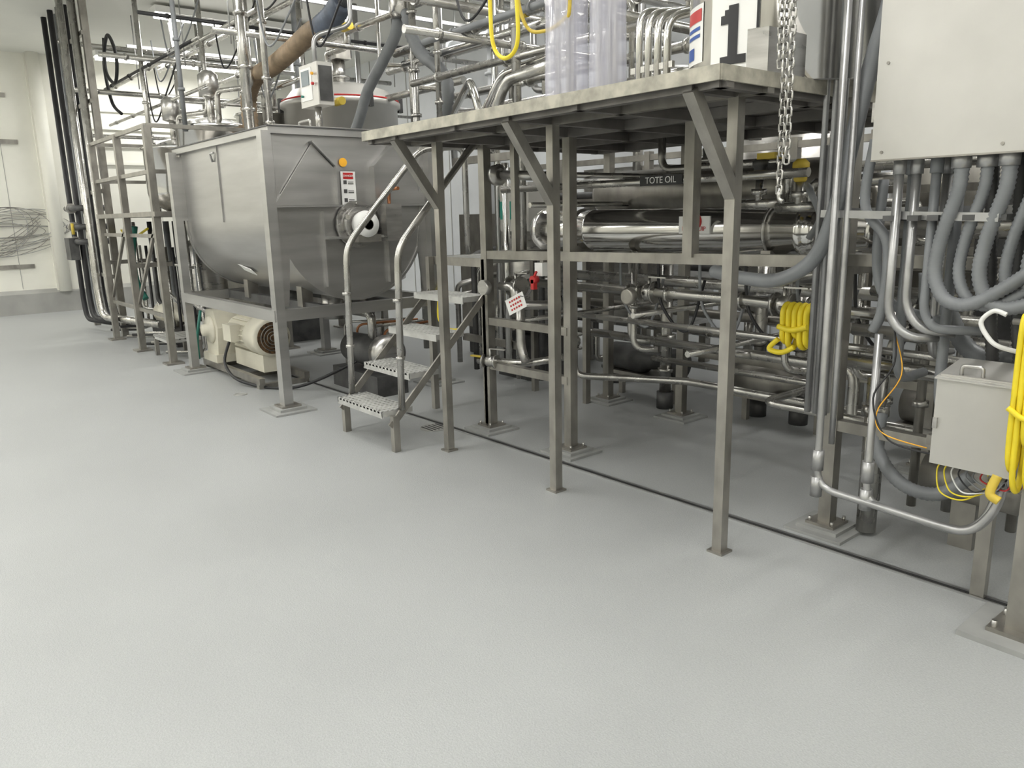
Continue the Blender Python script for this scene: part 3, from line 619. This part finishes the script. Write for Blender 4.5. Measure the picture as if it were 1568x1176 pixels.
for x,y0,y1,z,r,m in((-11.8,2.4,6.5,3.2,.03,PIPE),(-12.2,2.4,6.5,3.85,.025,PIPE),(-10.6,2.5,6.5,3.45,.03,PIPE),(-9.2,2.6,6.5,3.65,.02,BLK),(-8.2,3,6.5,3.35,.03,PIPE),(-6.9,3.2,7,3.7,.03,PIPE),(-5.6,3.4,7,3.2,.04,PIPE),(-5.0,3.2,7,2.8,.03,PIPE),(-4.3,3.0,7,3.1,.03,PIPE),(-3.7,3.4,7,2.75,.035,PIPE),(-12.5,2.4,6.5,2.7,.025,PIPE),(-10.0,3.2,6.5,2.9,.02,PIPE)):
    b=B(PN);b.cyl((x,y0,z),(x,y1,z),r,m,12)
    for i in range(4):b.flange((x,y0+.3+i*.8,z),(0,1,0),r*1.4,m,.03)
    b.done()
for pts,r,m in(([(-6.8,4.9,2.0),(-6.4,4.6,2.45),(-5.56,4.2,2.62),(-5.3,4.2,2.0)],.035,POL),([(-6.6,4.5,1.9),(-6.2,4.4,2.35),(-5.2,4.4,2.42),(-4.6,4.4,2.2)],.03,PIPE),([(-5.3,4.0,2.1),(-4.9,4.0,2.55),(-4.3,4.0,2.6),(-4.3,4.0,3.6)],.03,POL),([(-4.9,3.8,2.0),(-4.6,3.8,2.45),(-3.9,3.8,2.5)],.04,PIPE)):
    b=B(PN);b.tube(pts,r,m,.1);b.done()
for x in(-11.6,-9.6,-7.7,-6.1,-4.7):
    for k in range(3):
        y=4.6+.4*k;b=B(PN);b.tube([(x,y,4.2),(x,y,3.1-.2*k),(x+.6,y,3.0-.2*k),(x+.6,y,2.2)],.022+.006*k,[PIPE,PIPE,CONL][k],.08);b.done()
for x,y,z in((-8.3,4.4,2.78),(-8.2,4.5,3.56),(-5.0,4.3,3.05),(-6.9,3.9,3.75)):
    b=B('yellow_pipe_coupling');b.cyl((x-.08,y,z),(x+.08,y,z),.045,YPL,14);b.done()
for x in(-12,-10,-8.5,-6.8,-5.2,-3.6):
    b=B('pipe_hanger_channel');b.bar((x,3.2,3.85),(x,6.5,3.85),.04,.04,CONL)
    for y in(3.3,4.7,6.2):b.cyl((x,y,3.3),(x,y,ZC),.008,CONL,6)
    b.done()
b=B('overhead_cables')
for i in range(12):
    x=-12.6+i*.75;z=3.5+.3*math.sin(i*2.3);y=3.4+.3*math.cos(i*1.3)
    b.hose([(x,y,z+.2),(x+.2,y,z-.25-.1*(i%3)),(x+.5,y+.1,z-.1),(x+.8,y+.2,z+.3)],.010,[BLK,CON,BLK,CON][i%4],6)
b.hose([(-11.9,2.9,3.9),(-12.0,2.9,3.5),(-11.6,2.9,3.3),(-11.4,2.9,3.6),(-11.7,2.9,3.9),(-12.05,2.9,3.6),(-11.9,2.9,3.1),(-11.5,2.9,2.9)],.022,BLK,8)
b.done()
b=B('pipe_tag');b.box((-9.6,2.98,3.32),(-9.2,2.99,3.38),BLK);b.cyl((-10.2,3.0,3.35),(-8.6,3.0,3.35),.012,PIPE);tg=b.done();text('RICH SEASONING',(-9.4,2.977,3.35),.05,WHT,tg)
# ------------------------------------------------------------ left pipe stack
b=B('vertical_pipe_stack')
for i,(x,m,r) in enumerate(((-12.75,BLK,.035),(-12.6,BLK,.03),(-12.48,CON,.03),(-12.3,BLK,.035),(-12.1,PIPE,.03),(-11.9,BLK,.025),(-11.7,PIPE,.045),(-11.3,PIPE,.05))):
    y=2.38+.05*(i%3);b.tube([(x,y,ZC),(x,y,.35+.04*i),(x+.1,y,.12+.02*i),(x+1.3,y+.25,.12+.02*i)],r,m,.15,10)
for z in(.8,1.9,3.0,3.8):b.bar((-12.9,2.5,z),(-11.2,2.5,z),.04,.05,SSL)
for x in(-12.85,-11.25):b.box((x-.04,2.5,0),(x+.04,2.58,ZC),SSL)
for z in(1.25,1.45,1.7):b.tube([(-12.6,2.3,z),(-12.0,2.3,z),(-12.0,2.7,z)],.04,DRK);b.flange((-12.3,2.3,z),(1,0,0),.07,SS,.06)
b.box((-12.5,2.2,1.0),(-12.2,2.32,1.3),DRK)
b.cyl((-12.1,2.25,1.35),(-12.1,2.25,1.5),.02,YPL)
b.done()
b=B('mixing_mezzanine')
for x in(-11.0,-9.78,-8.6):
    for y in(2.38,3.7,5.0):
        b.box((x-.035,y-.035,.02),(x+.035,y+.035,2.45 if y<3 else 1.6),SSL);b.box((x-.09,y-.09,0),(x+.09,y+.09,.02),SSL)
b.box((-11.05,2.34,1.55),(-8.5,5.05,1.6),SSL)
for z in(2.0,2.45):b.bar((-11.0,2.38,z),(-8.6,2.38,z),.035,.04,SSL)
for z in(1.35,.5):b.bar((-11.0,2.4,z),(-8.6,2.4,z),.03,.04,SSL)
for z in(2.0,2.45):b.bar((-8.6,2.38,z),(-8.6,5.0,z),.035,.04,SSL);b.bar((-11,2.38,z),(-11,5.0,z),.035,.04,SSL)
for x in(-11,-9.78):b.bar((x,2.38,1.0),(x,5.0,1.0),.04,.05,SSL);b.bar((x,2.4,.55),(x+1.1,2.4,1.5),.03,.04,SSL)
b.done()
for x,y,rr,h in((-10.4,3.2,.38,.75),(-9.3,3.3,.40,.9),(-10.3,4.4,.4,1.2)):
    b=B('mezzanine_kettle')
    b.rev((x,y,1.6),(0,0,1),[(0,rr*.4),(.15,rr*.95),(.25,rr),(h,rr),(h+.01,rr+.03),(h+.04,rr+.03),(h+.05,rr),(h+.12,rr*.5),(h+.15,.05)],POL,36)
    b.cyl((x,y,1.6+h),(x,y,1.6+h+.5),.04,PIPE);b.rev((x,y,1.6+h+.35),(0,0,1),[(0,.05),(.02,.11),(.25,.11),(.3,.06)],SS)
    b.tube([(x+rr*.6,y,1.6+h),(x+rr*.6,y,1.6+h+.4),(x+rr*.6+.5,y+.2,1.6+h+.4),(x+rr*.6+.5,y+.2,4.1)],.03,PIPE)
    b.done()
b=B('under_mezzanine_equipment')
for i in range(7):
    x=-10.8+.34*i;b.tube([(x,2.7+.1*(i%3),1.5),(x,2.7+.1*(i%3),.4+.1*(i%4)),(x+.2,3.0,.35)],.02+.008*(i%3),[PIPE,DRK,CON][i%3],.06);b.flange((x,2.7+.1*(i%3),1.0),(0,0,1),.05,PIPE)
b.hose([(-9.95,2.5,1.45),(-10.0,2.45,1.1),(-9.95,2.45,.8),(-9.85,2.5,.6)],.035,GRN,10)
b.rev((-10.6,2.9,.35),(1,0,0),[(0,.05),(.02,.15),(.5,.15),(.55,.08),(.8,.06)],CRM);b.box((-10.7,2.75,0),(-9.7,3.05,.2),DRK)
b.rev((-9.5,3.1,.4),(0,0,1),[(0,.2),(.1,.25),(.8,.25),(.9,.1)],SS);b.box((-10.9,3.6,.3),(-9.0,4.4,1.4),SSL);b.box((-10.9,3.65,0),(-9.0,4.35,.3),DRK)
b.hose([(-11,2.6,1.4),(-10.4,2.55,1.3),(-9.8,2.6,1.42)],.014,YEL,8)
for i in range(10):
    b.tube([(-11.6+i*.28,2.45,.06+.05*(i%3)),(-11.3+i*.28,2.8,.06+.05*(i%3)),(-11.3+i*.28,2.8,1.2)],.018,[BLK,PIPE][i%2])
b.done()
b=B('step_stool');tread(b,-9.35,-8.75,2.4,2.75,.24)
for x in(-9.32,-8.78):
    for y in(2.42,2.73):b.box((x-.02,y-.02,0),(x+.02,y+.02,.22),SSL)
b.done()
b=B('mid_process_equipment')
b.box((-6.9,5.0,.3),(-6.0,5.7,1.5),SSL);b.box((-6.85,5.05,0),(-6.05,5.6,.3),DRK)
b.rev((-5.4,4.7,.4),(0,0,1),[(0,.1),(.15,.3),(1.1,.3),(1.2,.1)],SS,28);b.box((-5.65,4.5,0),(-5.15,4.9,.4),DRK)
for i in range(8):
    b.tube([(-6.2+.2*i,4.2+.1*(i%3),.1),(-6.2+.2*i,4.2+.1*(i%3),.7+.15*(i%4)),(-5.9+.2*i,4.6,.8+.15*(i%4))],.02+.006*(i%2),[PIPE,SS,PIPE,DRK][i%4],.06)
b.box((-5.35,4.3,1.35),(-4.95,4.5,1.75),CABM);b.box((-5.3,4.28,1.45),(-5.15,4.3,1.6),GRN)
b.hose([(-5.7,3.9,.9),(-5.6,3.8,.6),(-5.3,3.8,.55),(-5.1,3.9,.8)],.010,YEL);b.cyl((-5.0,4.1,.2),(-5.0,4.1,1.9),.03,POL)
b.bar((-5.7,4.1,1.95),(-4.9,4.1,1.95),.05,.06,SSL);b.bar((-5.7,4.15,.4),(-4.9,4.15,.4),.05,.06,SSL)
b.done()
# ------------------------------------------------------------ world & camera
w=bpy.data.worlds.new('w');bpy.context.scene.world=w;w.use_nodes=True
w.node_tree.nodes['Background'].inputs[0].default_value=(.8,.85,.9,1);w.node_tree.nodes['Background'].inputs[1].default_value=.3
th=math.radians(12.5);ro=math.radians(1.3);hd=math.radians(140.5)
Fv=V((math.cos(hd),math.sin(hd),0));Rv=V((math.sin(hd),-math.cos(hd),0));Z=V((0,0,1))
fw=math.cos(th)*Fv-math.sin(th)*Z;U0=math.sin(th)*Fv+math.cos(th)*Z
rt=math.cos(ro)*Rv-math.sin(ro)*U0;up=math.sin(ro)*Rv+math.cos(ro)*U0
M=Matrix((rt,up,-fw)).transposed().to_4x4();M.translation=V((0,0,1.5))
cam=bpy.data.cameras.new('camera');cam.lens=27.05;cam.sensor_width=36;cam.clip_end=100
co=bpy.data.objects.new('camera',cam);C.objects.link(co);co.matrix_world=M
bpy.context.scene.camera=co
bpy.context.scene.view_settings.view_transform='Standard'
